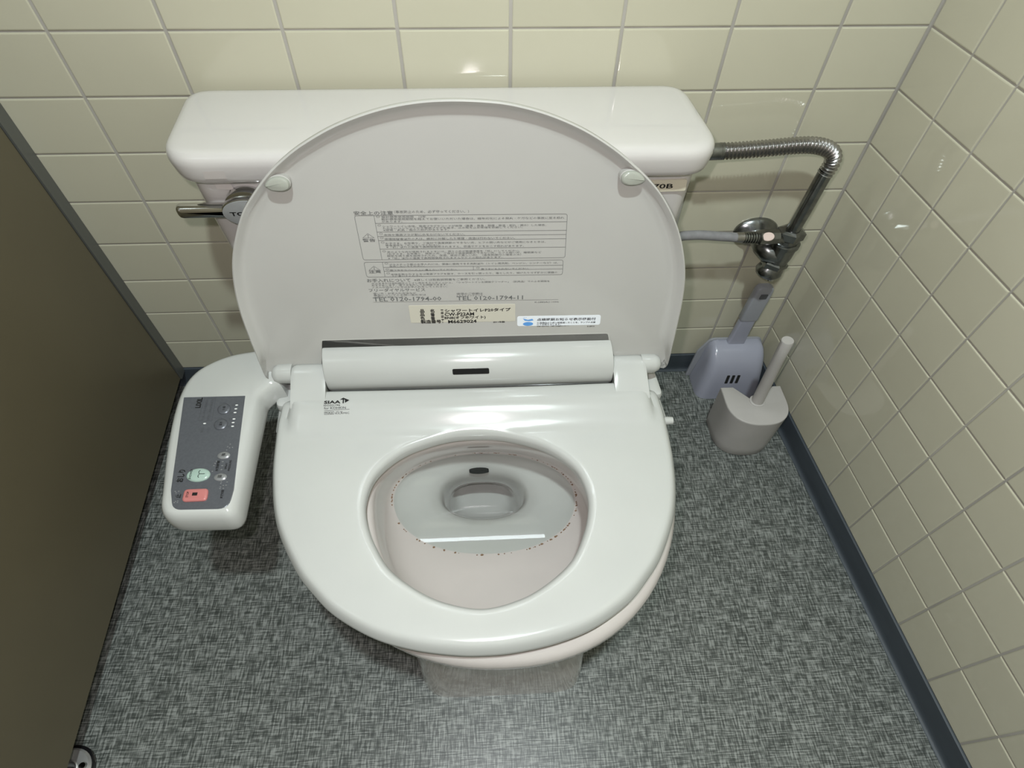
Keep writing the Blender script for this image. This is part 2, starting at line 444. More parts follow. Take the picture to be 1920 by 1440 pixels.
# ------------------------------------------------------------------ toilet: bowl, tank, tank lid, flush lever
to = thing('toilet', W(0, .45, 0), 'off-white porcelain toilet with a large water tank against the back wall', 'toilet')
def egg(z, df, dw, db, half, uc=0.0, nf=2.2, nb=3.0, n=96):
    out = []
    for k in range(n):
        a = 2*math.pi*k/n; c, s = math.cos(a), math.sin(a)
        e = nf if s >= 0 else nb
        x = half*math.copysign(abs(c)**(2/e), c); y = (df-dw if s >= 0 else dw-db)*math.copysign(abs(s)**(2/e), s)
        out.append(W(uc+x, dw+y, z))
    return out
UB = .014
UO = .018
outer = [egg(0, .789, .52, .26, .160, UO, 8, 4), egg(.02, .788, .52, .26, .160, UO, 8, 4), egg(.10, .781, .52, .26, .160, UO, 7, 4),
         egg(.18, .774, .52, .26, .166, UO, 5, 4), egg(.24, .774, .50, .25, .192, UO, 3.4, 4), egg(.29, .782, .47, .24, .240, UO, 2.4, 4),
         egg(.325, .797, .45, .24, .285, UO, 2.3, 4), egg(.340, .806, .44, .24, .305, UO, 2.25, 4), egg(.348, .813, .43, .24, .320, UO), egg(.358, .817, .43, .24, .326, UO), egg(.368, .816, .43, .24, .325, UO),
         egg(.377, .810, .43, .24, .319, UO), egg(.380, .800, .43, .25, .309, UO)]
inner = [egg(.380, .785, .56, .447, .192, UB, 2.1, 2.1), egg(.377, .777, .56, .451, .186, UB, 2.1, 2.1), egg(.368, .771, .56, .453, .182, UB, 2.1, 2.1),
         egg(.345, .752, .55, .446, .181, UB, 2.1, 2.1), egg(.32, .712, .54, .437, .179, UB, 2.1, 2.1), egg(.298, .662, .53, .428, .175, UB, 2.1, 2.1), egg(.28, .625, .515, .420, .168, UB, 2.1, 2.1),
         egg(.266, .602, .505, .420, .154, UB, 2.1, 2.1), egg(.254, .578, .50, .423, .132, UB, 2.1, 2.1), egg(.244, .556, .49, .428, .108, UB, 2.1, 2.1), egg(.234, .537, .485, .433, .088, UB, 2.1, 2.2),
         egg(.216, .526, .48, .436, .079, UB, 2.2, 2.4), egg(.18, .519, .475, .428, .074, UB, 2.3, 2.5), egg(.13, .500, .455, .405, .070, UB, 2.3, 2.5), egg(.09, .470, .425, .375, .062, UB, 2.3, 2.5), egg(.075, .44, .41, .37, .045, UB, 2, 2)]
V1 = rings(outer + inner, True, True)
bowl = obj('bowl', V1, 'porcelain', to, smooth=60)
wt = egg(.276, .6195, .5135, .4195, .1665, UB, 2.1, 2.1)
obj('water', (wt, [tuple(range(len(wt)))]), 'water', bowl, smooth=0)
jh = [W(UB-.004 + .021*math.cos(2*math.pi*k/24), .4395 + .006*math.sin(2*math.pi*k/24), .2375 + .0065*math.sin(2*math.pi*k/24)*-1 + .001) for k in range(24)]
jt = tube([W(UB-.004, .430, .236), W(UB-.004, .4405, .2425)], [.0042, .0042], 20, 4.6)
obj('jet_hole', jt, 'dark_hole', bowl)
# limescale specks along the waterline
sp = []
for k in range(150):
    a = R.uniform(0, 2*math.pi)
    if R.random() < .45: a = R.choice([R.gauss(-1.25, .22), R.gauss(.75, .16), R.gauss(-.05, .18), R.gauss(1.0, .12), R.gauss(-2.6, .3), R.gauss(-1.4, .2)])
    z = .2785 + R.uniform(0, .0025)
    c, s = math.cos(a), math.sin(a); e = 2.1
    hx = .1672; q = (.6215-.5137 if s >= 0 else .5137-.4197)
    p = Vector(W(UB + hx*math.copysign(abs(c)**(2/e), c), .5137 + q*math.copysign(abs(s)**(2/e), s), z))
    r = R.uniform(.0004, .0017); ring = [tuple(p + Vector((r*1.6*math.cos(t)*R.uniform(.6, 1.3), r*1.0*math.sin(t), r*.4*math.sin(t + 1)))) for t in (0, 1.05, 2.1, 3.14, 4.2, 5.2)]
    sp.append(([tuple(p + Vector((0, 0, r*.7)))] + ring, [(0, i+1, (i+1) % 6 + 1) for i in range(6)]))
st = obj('waterline_stain', join(*sp), 'stain', bowl); st['kind'] = 'stuff'

TW = .394
to_plan = lambda o: o
tank_out = rpoly([(-TW, .012), (TW, .012), (TW, .197), (-TW, .197)], [.01, .01, .035, .035], 8)
tk = mapv(slab(tank_out, [(.05, .381), (.035, .388), (.028, .42), (.012, .55), (.004, .66), (0, .735), (.004, .74)]), W)
tank = obj('tank', tk, 'tank_china', to)
lo_ = rpoly([(-.412, .010), (.412, .010), (.412, .222), (-.412, .222)], [.045, .045, .062, .062], 12)
tl = mapv(slab(lo_, [(.02, .733), (.008, .7335), (.005, .737), (.003, .744), (0, .762), (.001, .770), (.0042, .7755), (.0090, .7788), (.0155, .7802), (.022, .7807)]), W)
tlid = obj('tank_lid', tl, 'tank_china', to, smooth=60)
# flush lever on the tank's left front
lc = (-.311, .687)
def front_disc(cu, cz, ru, rz, d0, d1, b=.003, n=40):
    e = lambda r, d: [W(cu + (ru-r)*math.cos(2*math.pi*k/n), d, cz + (rz-r)*math.sin(2*math.pi*k/n)) for k in range(n)]
    return rings([e(0, d0), e(0, d1-b), e(b*.4, d1-b*.3), e(b*1.2, d1)])
lv = obj('flush_lever', join(front_disc(*lc, .037, .031, .195, .213, .002), front_disc(*lc, .0405, .0245, .213, .2235, .002)), 'chrome', to, label='chrome flush lever with round maker plate')
arm = slab(rpoly([(-.421, .0), (-.345, .0), (-.332, .004), (-.332, .018), (-.345, .0225), (-.421, .0225)], [.010, 0, .004, .004, 0, .010], 5), [(.004, .2065), (.001, .2085), (0, .213), (.001, .219), (.004, .2225), (.0085, .2242)])
obj('lever_handle', mapv(arm, lambda u, z, d: W(u, d, .676 + z)), 'chrome', lv)
obj('maker_plate', front_disc(*lc, .0385, .0228, .2225, .2245, .0004), 'plate', lv)
t = glyphs('TOTO', -.3385, .6835, .046, .0072, .025)
obj('lettering', mapv(t, lambda u, z, d: W(u, .2249, z)), 'black_ink', lv, smooth=0)
# clear tape over the lid seam, and the maker's sticker
obj('clear_tape', ([W(-.352, .2222, .7575), W(-.322, .2222, .7585), W(-.3225, .2200, .7445), W(-.354, .2200, .7445)], [(0, 1, 2, 3)]), 'tape', tlid, smooth=0)
obj('clear_tape', ([W(-.355, .1985, .7305), W(-.330, .1985, .7295), W(-.3275, .1985, .712), W(-.352, .1985, .7135)], [(0, 1, 2, 3)]), 'tape', tank, smooth=0)
sk = slab(rpoly([(.30, .6945), (.377, .6965), (.375, .7168), (.30, .7156)], .003, 3), [(0, .1955), (0, .1982)])
obj('tank_sticker', mapv(sk, lambda u, z, d: W(u, d, z)), 'tank_label', tank, smooth=0)
t = glyphs('S670B', .3, .7015, .053, .0085, .02)
obj('sticker_print', mapv(t, lambda u, z, d: W(u+.002, .1985, z)), 'black_ink', tank, smooth=0)

# ------------------------------------------------------------------ shower toilet seat (electric bidet seat)
bs = thing('bidet_seat', W(0, .36, .381), 'ivory electric bidet seat with raised lid and side control panel', 'bidet seat')
SK = -.04
def WS(u, d, z): return W(u + .008 + SK*(d-.38), d, z)
# base unit behind the seat
un = rpoly([(-.336, .225), (.350, .225), (.350, .392), (-.336, .392)], [.02, .02, .012, .012], 5)
ul = rpoly([(-.336, .30), (.350, .30), (.348, .430), (.340, .446), (-.328, .446), (-.335, .430)], .010, 4)
unit = obj('base_unit', mapv(join(slab(un, [(.012, .3815), (.002, .383), (0, .389), (0, .4045), (.002, .4095), (.006, .412)]), slab(ul, [(.004, .3813), (0, .384), (0, .390), (.003, .3925)])), W), 'plastic', bs)
kn = tube([W(.338, .436, .3935), W(.356, .436, .3935)], [.008, .0065], 14)
obj('side_button', kn, 'plastic', unit)
# the seat ring
OUT = [(.381, .0), (.381, .15), (.381, .29), (.3815, .317), (.385, .327), (.393, .3315), (.412, .3325), (.4434, .3325), (.53, .325), (.61, .306), (.68, .269), (.72, .2355), (.75, .202), (.78, .149), (.797, .095), (.806, .040), (.808, 0)]
INN = [(.468, 0), (.4715, .045), (.485, .091), (.500, .121), (.5222, .147), (.548, .164), (.585, .1715), (.62, .1665), (.655, .1525), (.69, .130), (.72, .092), (.74, .051), (.75, 0)]
CD = .60
def polar_table(pts, n=400):
    q = [(u, d, 0) for d, u in pts]; q = [(-q[1][0], q[1][1], 0)] + q + [(-q[-2][0], q[-2][1], 0)]
    P = [p for p in smooth_open(q, 24) if p.x >= -1e-6]
    tb = sorted((math.atan2(p.y-CD, p.x), math.hypot(p.x, p.y-CD)) for p in P)
    return tb
def lookup(tb, a):
    if a > math.pi/2: a = math.pi - a
    if a < -math.pi/2: a = -math.pi - a
    if a <= tb[0][0]: return tb[0][1]
    for (a0, r0), (a1, r1) in zip(tb, tb[1:]):
        if a0 <= a <= a1: return r0 + (r1-r0)*(a-a0)/max(1e-9, a1-a0)
    return tb[-1][1]
to_, ti_ = polar_table(OUT), polar_table(INN)
def sst(a, b, x):
    t = max(0, min(1, (x-a)/(b-a))); return t*t*(3-2*t)
ZS = .4225
def ztop(u, d, t, r, dl):
    cr = -.009*max(0, 1-t*dl/.0075)**2.2 + .0025*math.sin(math.pi*min(1, t))
    ed = (1-t)*dl            # metres from the outer edge
    cr -= .0155*max(0, 1-ed/.0145)**2.3
    rise = .022*sst(.470, .414, d)*sst(.311, .302, abs(u))
    return ZS + cr + rise
NA = 480; TS = [0, .012, .03, .055, .09, .14, .2, .28, .36, .44, .52, .60, .68, .75, .81, .86, .90, .93, .955, .975, .99, 1.0]
angs = []
for k in range(NA):      # denser sampling towards the back corners
    angs.append(2*math.pi*k/NA - math.pi/2)
loops = []
for t in TS:
    lp = []
    for a in angs:
        aa = math.atan2(math.sin(a), math.cos(a))
        ri, ro = lookup(ti_, aa), lookup(to_, aa); r = ri + (ro-ri)*t
        u, d = r*math.cos(a), CD + r*math.sin(a)
        lp.append(WS(u, d, ztop(u, d, t, r, ro-ri)))
    loops.append(lp)
def edge_loop(tb, k, z):
    return [WS((lookup(tb, math.atan2(math.sin(a), math.cos(a)))+k)*math.cos(a), CD + (lookup(tb, math.atan2(math.sin(a), math.cos(a)))+k)*math.sin(a), z) for a in angs]
loops += [edge_loop(to_, .0004, ZS-.020), edge_loop(to_, -.002, ZS-.026), edge_loop(to_, -.009, ZS-.029), edge_loop(ti_, .010, ZS-.029), edge_loop(ti_, .003, ZS-.026)]
loops.append(loops[0])
seat = obj('seat', rings(loops, False, False), 'plastic', bs, smooth=50)
# raised hinge arms of the seat
for sgn, u0, u1 in ((-1, -.304, -.246), (1, .247, .305)):
    prof = [(.340, .440), (.3385, .456), (.342, .465), (.350, .469), (.360, .4685), (.378, .4615), (.394, .453), (.408, .446), (.420, .440), (.424, .430), (.40, .42), (.352, .425)]
    def ring_at(u, k):
        c = (.385, .45)
        return [WS(u, c[0] + (d-c[0])*(1-k*.5), c[1] + (z-c[1])*(1-k)) for d, z in prof]
    us = [(u0, .16), (u0+.003, .06), (u0+.008, 0), (u1-.008, 0), (u1-.003, .06), (u1, .16)]
    obj('hinge_arm', rings([ring_at(u, k) for u, k in us]), 'plastic', seat, smooth=50)
# antibacterial mark printed on the seat
def on_seat(u, d, lift=.0006):
    us, ds = u - .008 - SK*(d-.38), d
    a = math.atan2(ds-CD, us); ri, ro = lookup(ti_, a), lookup(to_, a); r = math.hypot(us, ds-CD)
    return W(u, d, ztop(us, ds, (r-ri)/(ro-ri), r, ro-ri) + lift)
mk = join(glyphs('SIAA', -.2405, -.4155, .0275, .0065, .035), glyphs('ISO22196', -.2405, -.4205, .027, .0035), glyphs('for KOHKIN', -.240, -.4255, .036, .0038),
          line2((-.240, -.4275), (-.198, -.4265), .0004), glyphs('KILAMIC', -.2215, -.4335, .023, .0026), glyphs('Ag', -.2215, -.4308, .012, .0016))
mk = join(mk, ([(-.2145, -.4075, 0), (-.209, -.4035, 0), (-.1985, -.4092, 0), (-.2055, -.4145, 0), (-.2062, -.4075, 0), (-.2075, -.4075, 0), (-.2075, -.4155, 0), (-.2095, -.4155, 0), (-.2095, -.4075, 0)], [(0, 8, 5, 4, 2, 1), (2, 4, 3), (5, 8, 7, 6)]))
mk = join(mk, loop2([(-.240, -.4337), (-.2235, -.4333), (-.2235, -.4292), (-.240, -.4296)], .0004), glyphs('INAX', -.2385, -.4328, .0135, .0028))
obj('approval_mark', mapv(mk, lambda x, y, z: on_seat(x, -y)), 'black_ink', seat, smooth=0)
# nozzle cover: the long round housing between the hinge arms
cyl_c = (.334, .4515); cr_ = .0475
ang = [math.radians(-100 + k*10) for k in range(0, 30)]
def cring(u, r): return [W(u, cyl_c[0] + r*math.cos(a), cyl_c[1] + r*math.sin(a)) for a in ang]
cyl = rings([cring(-.238, cr_-.004), cring(-.2365, cr_-.001), cring(-.233, cr_), cring(.250, cr_), cring(.2535, cr_-.001), cring(.255, cr_-.004)])
nz = obj('nozzle_cover', cyl, 'plastic', bs)
a0 = math.radians(27)
sw = []
for r_ in (cr_-.002, cr_+.0006):
    pts = rpoly([(-.0195, -.095), (.0395, -.095), (.0395, .105), (-.0195, .105)], [.003]*4, 4)
    sw.append(pts)
sl_ = slab(rpoly([(-.0215, -.0050), (.0405, -.0050), (.0405, .0055), (-.0215, .0055)], .0025, 4), [(0, cr_-.004), (0, cr_+.0004), (.0006, cr_+.0009)])
obj('sensor_window', mapv(sl_, lambda u, s, r: W(u, cyl_c[0] + r*math.cos(a0 + s/cr_), cyl_c[1] + r*math.sin(a0 + s/cr_))), 'black', nz)

# ------------------------------------------------------------------ lid (raised)
HD, HZ = .36, .46
LDN = math.hypot(.08, .43); LD = (-.08/LDN, .43/LDN); LN = (.43/LDN, .08/LDN)
LU = .007
def WLID(u, wv, h): return W(u, HD + wv*LD[0] + h*LN[0], HZ + wv*LD[1] + h*LN[1])
rim = [(-.3432, .02), (-.3432, .0364), (-.3441, .0754), (-.3428, .1244), (-.3379, .1672), (-.3276, .2101), (-.3119, .2481), (-.2878, .2906), (-.2615, .3212), (-.2355, .3464), (-.2100, .3660), (-.1814, .3838), (-.1372, .4051), (-.0852, .4220), (-.0349, .4312), (.0143, .4335),
       (.0667, .4306), (.1030, .4241), (.1401, .4131), (.1812, .3955), (.2204, .3722), (.2510, .3490), (.2743, .3290), (.2965, .3050), (.3195, .2706), (.3375, .2320), (.3519, .1827), (.3575, .1322), (.3581, .0690), (.3570, .02)]
bottom = rpoly([(.3570, .02), (.3545, -.014), (LU+.258, -.014), (LU+.240, .0565), (LU-.240, .058), (LU-.258, -.014), (-.3400, -.014), (-.3432, .02)], [0, .016, .003, .004, .004, .003, .016, 0], 5)
lout = [tuple(q)[:2] for q in smooth_open([(u, v, 0) for u, v in rim], 5)] + bottom[1:-1]
lout = [q for i, q in enumerate(lout) if (Vector(q)-Vector(lout[i-1])).length > 1e-5]
KS = [sst(.0, .06, v) if abs(u-LU) > .30 else (1 if v > .1 else .12) for u, v in lout]
PH = -.016
lid_m = slab(lout, [(.055, -.040), (.03, -.036), (.012, -.026), (.003, -.014), (0, -.006), (.0006, -.001), (.0025, 0), (.0042, -.0012), (.0085, PH*.58), (.016, PH*.86), (.027, PH)], KS)
def lid_shape(u, v, h):      # no rim around the notch for the nozzle cover
    k = sst(.12, .05, v)*sst(.345, .325, abs(u-LU))
    return WLID(u, v, min(h, h*(1-k) + PH*k) if h > PH else h)
lid = obj('lid', mapv(lid_m, lid_shape), 'lid_plastic', bs, smooth=40, label='raised seat lid with printed safety notes')
# hinge barrels either side, and the bumpers
for s in (-1, 1):
    u0, u1 = (LU + s*.338, LU + s*.302)
    hb = tube([W(u0, .352, .452), W(u0 - s*.004, .352, .452), W(u0 - s*.012, .352, .452), W(u1, .352, .452)], [.007, .0135, .017, .0178], 24)
    obj('hinge_barrel', hb, 'plastic', lid)
    pn = tube([W(u1 + s*.002, .352, .452), W(u1 - s*.010, .352, .452)], [.0125, .0125], 20)
    obj('hinge_pin', pn, 'dark_hole', lid)
    bo = smooth_closed([(-.0180, -.0045), (-.0095, -.0105), (.006, -.0115), (.0155, -.0065), (.0160, .003), (.008, .0090), (-.004, .0085), (-.0135, .003)], 4)
    if s > 0: bo = [(-x, y) for x, y in bo][::-1]
    bc = (.0113 + s*.2390, .3322)
    ps_ = slab(bo, [(.001, PH-.002), (0, -.006), (0, -.0035), (.001, -.0022)])
    obj('bumper_post', mapv(ps_, lambda x, y, h: WLID(bc[0]+x, bc[1]+y, h)), 'lid_plastic', lid)
    bm_ = slab(bo, [(.0008, -.003), (.0009, .0), (.0022, .0022), (.0045, .0032)])
    obj('bumper', mapv(bm_, lambda x, y, h: WLID(bc[0]+x, bc[1]+y, h)), 'bumper', lid, label='grey rubber bumper')

# printed text: (string, left u, baseline w, right u, height) on the lid
LID_TEXT = [
    ('安全上の注意', -0.1378, 0.2779, -0.0824, 0.0058),
    ('（事故防止のため、必ず守ってください。）', -0.0807, 0.2795, 0.0253, 0.0042),
    ('設計標準使用期間\u300010年', -0.0998, 0.2729, -0.0367, 0.003),
    ('設計標準使用期間を超えてお使いいただいた場合は、経年劣化による発火・ケガなどの事故に至る恐れ', -0.1004, 0.2692, 0.1625, 0.0033),
    ('があります。', -0.1005, 0.266, -0.0712, 0.0028),
    ('シャワートイレ本体、電源プラグやコードが故障（異音・異臭・発煙・高温・割れ・漏水）した場合、', -0.1006, 0.2583, 0.1365, 0.0031),
    ('ただちにコンセントから電源プラグを抜き、止水栓を止め修理を依頼してください。', -0.1006, 0.2554, 0.1019, 0.0029),
    ('※感電・火災・漏水の恐れがあります。', -0.1005, 0.2526, -0.0057, 0.0028),
    ('本体や電源プラグ部に水をかけないでください。', -0.1007, 0.245, 0.0171, 0.0032),
    ('修理技術者以外の人は、絶対に分解したり修理・改造は行わないでください。', -0.1009, 0.2382, 0.0906, 0.0034),
    ('お子さま、お年寄り、ご自分で温度調節のできない方、ヒフの弱い方などがご使用になるときは、', -0.1008, 0.2313, 0.1363, 0.0032),
    ('暖房便座を「切」にしてください。', -0.1009, 0.2284, -0.02, 0.0026),
    ('※「切」以外の温度で長時間使用されますと、低温ヤケドをおこす恐れがあります。', -0.1003, 0.2251, 0.104, 0.0033),
    ('次のような方が使用されるときには、周りの方が乾燥温度を「低」にしてください。', -0.1005, 0.2174, 0.0978, 0.0029),
    ('（お子さま、お年寄り、病気の方、ご自分で温度調節のできない方、ヒフの弱い方、睡眠薬など', -0.101, 0.2141, 0.1304, 0.0031),
    ('眠気を誘う薬を服用された方、深酒、疲労の激しい方）（温風乾燥付の場合のみ）', -0.1011, 0.2107, 0.0998, 0.003),
    ('※「低」以外の温度で長時間使用されますとヤケドの恐れがあります。', -0.1005, 0.2067, 0.0713, 0.0031),
    ('プラスチック部のお手入れには、便座に使用できる洗剤以外（トイレ用洗剤、ベンジン、シンナーなど）は、', -0.1007, 0.1958, 0.1565, 0.0034),
    ('使用しないでください。', -0.1007, 0.1932, -0.0476, 0.0026),
    ('便フタやカバーの上に乗らないでください。', -0.1012, 0.186, 0.0025, 0.0033),
    ('便フタにもたれないでください。', 0.0377, 0.1846, 0.1127, 0.0034),
    ('本体を取り外すときは電源プラグを抜き、ホースを引っ張ったり、落としたり、傾けたりせず静かに便器の', -0.1005, 0.179, 0.1562, 0.0031),
    ('上に置いてください。', -0.1001, 0.1762, -0.0516, 0.0028),
    ('お手入れについて', -0.1388, 0.1676, -0.072, 0.006),
    ('※詳しくは取扱説明書をご参照ください。', -0.0664, 0.1682, 0.0434, 0.0036),
    ('水ぶきまたは当社純正のトイレ用おそうじティッシュ、「シャワートイレお掃除クリーナー」（別売品）でのふき掃除を', -0.1328, 0.1637, 0.1447, 0.0032),
    ('おすすめします。便フタを外してお掃除できます。', -0.133, 0.1602, -0.0157, 0.0033),
    ('ノズルが出ないときはお手入れをしてください。', -0.1332, 0.1567, -0.016, 0.0032),
    ('フリーダイヤルサービス', -0.139, 0.1503, -0.0514, 0.0055),
    ('使い方・お手入れ方法など', -0.1334, 0.1455, -0.0661, 0.003),
    ('商品についてのお問い合わせは', -0.1329, 0.1421, -0.0512, 0.0031),
    ('お客さま相談センター', -0.1324, 0.1385, -0.0822, 0.0031),
    ('TEL 0120-1794-00', -0.1352, 0.1323, -0.0276, 0.0073),
    ('修理のご依頼は', -0.0029, 0.1413, 0.0385, 0.0034),
    ('ＩＮＡＸメンテナンス', -0.0031, 0.1382, 0.0383, 0.0026),
    ('TEL 0120-1794-11', -0.0032, 0.1308, 0.1027, 0.0072),
    ('K-2882A(11030)', 0.1216, 0.1217, 0.1606, 0.0031),
]
TAG_TEXT = [
    ('品', -0.0641, 0.1092, -0.057, 0.0064),
    ('名', -0.048, 0.1087, -0.0409, 0.0065),
    ('：', -0.0312, 0.1081, -0.0261, 0.006),
    ('シャワートイレP20タイプ', -0.0245, 0.1082, 0.0827, 0.0065),
    ('品', -0.0647, 0.102, -0.0575, 0.0066),
    ('番', -0.0481, 0.1015, -0.0409, 0.0066),
    ('：', -0.0315, 0.101, -0.0263, 0.006),
    ('CW-P22AM', -0.0251, 0.1014, 0.0228, 0.006),
    ('色', -0.0651, 0.0949, -0.0579, 0.0066),
    ('番', -0.0484, 0.0944, -0.0412, 0.0066),
    ('：', -0.0317, 0.0939, -0.0265, 0.006),
    ('BN8(オフホワイト)', -0.0258, 0.094, 0.0413, 0.0063),
    ('製造番号：', -0.0655, 0.0877, -0.0287, 0.0067),
    ('M6629024', -0.0207, 0.0869, 0.0261, 0.0061),
    ('2011年製', 0.053, 0.0854, 0.0727, 0.0031),
]
NOTE_TEXT = [
    ('点検時期お知らせ表示機能付', 0.1258, 0.0865, 0.2238, 0.0056),
    ('使用開始から約10年経過したことを、ランプの点滅', 0.1259, 0.0808, 0.2238, 0.0034),
    ('にてお知らせします。', 0.1259, 0.0777, 0.166, 0.0031),
    ('お問い合わせは、お客さま相談センターへ', 0.126, 0.0746, 0.1802, 0.0022),
    ('K-2891A', 0.2108, 0.0718, 0.223, 0.0024),
]
SLW = -.0108
def lid_print(items, lift, bold=0.0, slope=SLW):
    ps = []
    for s, u0, w0, u1, h in items:
        g = glyphs(s, u0, w0, u1-u0, h*1.06, bold)
        ps.append(([(x, y + slope*(x-u0), 0) for x, y, z in g[0]], g[1]))
    return join(*ps)
def lidmap(lift): return lambda x, y, z: WLID(x, y, PH + lift)
big = {'安全上の注意', 'お手入れについて', 'フリーダイヤルサービス', 'TEL 0120-1794-00', 'TEL 0120-1794-11'}
tx = join(lid_print([q for q in LID_TEXT if q[0] in big], 0, .012), lid_print([q for q in LID_TEXT if q[0] not in big], 0, .004))
def yb(u, w0, u0=-.138): return w0 + SLW*(u-u0)
fr = []
LWD = .0006
def frame(ua, ub, wt_, wb_, r=.004):
    return loop2(rpoly([(ua, yb(ua, wb_)), (ub, yb(ub, wb_)), (ub, yb(ub, wt_)), (ua, yb(ua, wt_))], r, 4), LWD)
fr.append(frame(-.138, .167, .2775, .2063)); fr.append(frame(-.138, .1645, .203, .1767))
fr.append(line2((-.110, yb(-.110, .2773)), (-.110, yb(-.110, .2065)), LWD)); fr.append(line2((-.110, yb(-.110, .2028)), (-.110, yb(-.110, .1769)), LWD))
for wl in (.2652, .2517, .2449, .2382, .2243): fr.append(line2((-.110, yb(-.110, wl)), (.1668, yb(.1668, wl)), LWD))
for wl in (.1936, .1871): fr.append(line2((-.110, yb(-.110, wl)), (.1642, yb(.1642, wl)), LWD))
fr.append(line2((.0264, yb(.0264, .1936)), (.0264, yb(.0264, .1871)), LWD))
fr.append(line2((-.136, .131), (.1596, .1278), .0004))
for cu, cw_ in [(-.1047, .2751), (-.105, .2618), (-.1046, .2486), (-.1046, .242), (-.1044, .2347), (-.1046, .2203), (-.1045, .1999), (-.1046, .1899), (.0333, .1888), (-.1043, .1829)]:
    fr.append(loop2(ell(cu, cw_, .0026, .0015, 16), .0004))
for (cu, ct, cb, wd, ww) in ((-.1237, .2496, .2424, '警告', .236), (-.1240, .1961, .1887, '注意', .1833)):
    fr.append(loop2([(cu-.0088, cb), (cu+.0088, cb), (cu, ct)], .0005))
    fr.append(disc2(cu, cb+.0013, .0007, .0006, 10)); fr.append(([(cu-.0007, cb+.005, 0), (cu+.0007, cb+.005, 0), (cu+.0003, cb+.0024, 0), (cu-.0003, cb+.0024, 0)], [(0, 1, 2, 3)]))
    fr.append(glyphs(wd, cu-.0093, ww, .0186, .0052, .02))
obj('safety_print', mapv(join(tx, *fr), lidmap(.0004)), 'ink', lid, smooth=0)
# rating label and blue inspection notice
def sticker(ua, ub, wt_, wb_, r, th):
    o = rpoly([(ua, yb(ua, wb_, ua)), (ub, yb(ub, wb_, ua)), (ub, yb(ub, wt_, ua)), (ua, yb(ua, wt_, ua))], r, 4)
    return slab(o, [(0, PH-.0004), (0, PH+th*.7), (.0003, PH+th)])
obj('rating_label', mapv(sticker(-.0815, .090, .1232, .0892, .002, .0005), WLID), 'label_beige', lid, smooth=0)
obj('rating_print', mapv(lid_print(TAG_TEXT, 0, .028, -.004), lidmap(.0009)), 'black_ink', lid, smooth=0)
obj('notice_label', mapv(sticker(.093, .232, .0968, .0770, .004, .0005), WLID), 'label_white', lid, smooth=0)
obj('notice_print', mapv(lid_print([(s, u0, w0+.0004, u1, h*.93) for s, u0, w0, u1, h in NOTE_TEXT], 0, .012, -.014), lidmap(.0009)), 'black_ink', lid, smooth=0)
ic = join(disc2(.1110, .0815, .0085, .0038, 24), ([(.1025, .0925, 0), (.1055, .0882, 0), (.113, .0872, 0), (.120, .0885, 0), (.118, .0915, 0), (.111, .0898, 0)], [(0, 1, 2, 3, 4, 5)]), line2((.104, .0938), (.1052, .0950), .0006), line2((.1075, .0940), (.108, .0953), .0006))
obj('notice_symbol', mapv(ic, lidmap(.0009)), 'label_blue', lid, smooth=0)

# ------------------------------------------------------------------ control arm with buttons
AZ = .4505
ao = [(-.474, .570), (-.484, .50), (-.4895, .43), (-.487, .375), (-.474, .338), (-.447, .312), (-.41, .294), (-.36, .284)]
aop = [tuple(p)[:2] for p in smooth_open([(a, b, 0) for a, b in ao], 6)]
arm_out = rpoly([(-.447, .6155)] + [(-.353, .6175), (-.3495, .50), (-.346, .395), (-.33, .375), (-.315, .372), (-.315, .284)], [0, .022, 0, .02, .01, 0, 0], 6)
arm_out = aop[::-1][::-1] and arm_out
left_corner = [tuple(p)[:2] for p in smooth_open([(-.474, .570, 0), (-.4705, .592, 0), (-.462, .607, 0), (-.447, .6145, 0), (-.425, .6165, 0)], 5)]
arm_loop = left_corner + arm_out[1:] + aop[::-1][:-1]
arm_loop = [p for i, p in enumerate(arm_loop) if (Vector(p)-Vector(arm_loop[i-1])).length > 1e-4]
am = slab(arm_loop, [(.014, .400), (.004, .402), (.001, .406), (0, .411), (.0005, .424), (.0025, .437), (.0065, .4455), (.011, .449), (.016, AZ), ])
carm = obj('control_arm', mapv(am, W), 'plastic', bs, smooth=45)
pz = lambda lift: (lambda x, y, z: W(x, y, AZ + lift + z))
pnl = rpoly([(-.4725, .396), (-.3715, .3966), (-.3615, .572), (-.364, .603), (-.444, .6015), (-.4535, .570)], [.0008, .0008, .02, .016, .016, .02], 5)
obj('control_panel', mapv(slab(pnl, [(0, -.001), (0, .0004), (.0004, .0006)]), pz(0)), 'panel', carm, smooth=0)
def btn(cu, cd, ru, rd, mat, name='button', hgt=.003, lab=None):
    return obj(name, mapv(slab(ell(cu, cd, ru, rd, 32), [(0, 0), (0, hgt*.4), (.0012, hgt*.8), (.003, hgt)]), pz(.0005)), mat, carm, label=lab)
btn(-.4015, .4232, .0105, .0105, 'panel'); btn(-.4012, .4537, .0108, .0105, 'panel')
btn(-.3860, .5128, .0098, .0066, 'button'); btn(-.3842, .5510, .0096, .0066, 'button')
btn(-.4175, .5462, .0175, .0115, 'green_button', 'shower_button', .004, 'mint green oval button')
obj('stop_button', mapv(slab(rpoly([(-.4325, .570), (-.3975, .570), (-.3965, .590), (-.4325, .5905)], .006, 5), [(0, 0), (0, .002), (.0012, .0036), (.003, .0042)]), pz(.0005)), 'red_button', carm, label='red stop button')
ld = [disc2(u, d, .0024, .0012, 14) for u, d in ((-.3821, .4161), (-.3822, .4237), (-.3822, .4312), (-.3818, .444), (-.382, .451), (-.3816, .4583), (-.4273, .4511))]
for i, l_ in enumerate(ld): obj('indicator_lamp', mapv(l_, pz(.0012)), 'lamp_dot', carm, smooth=0)
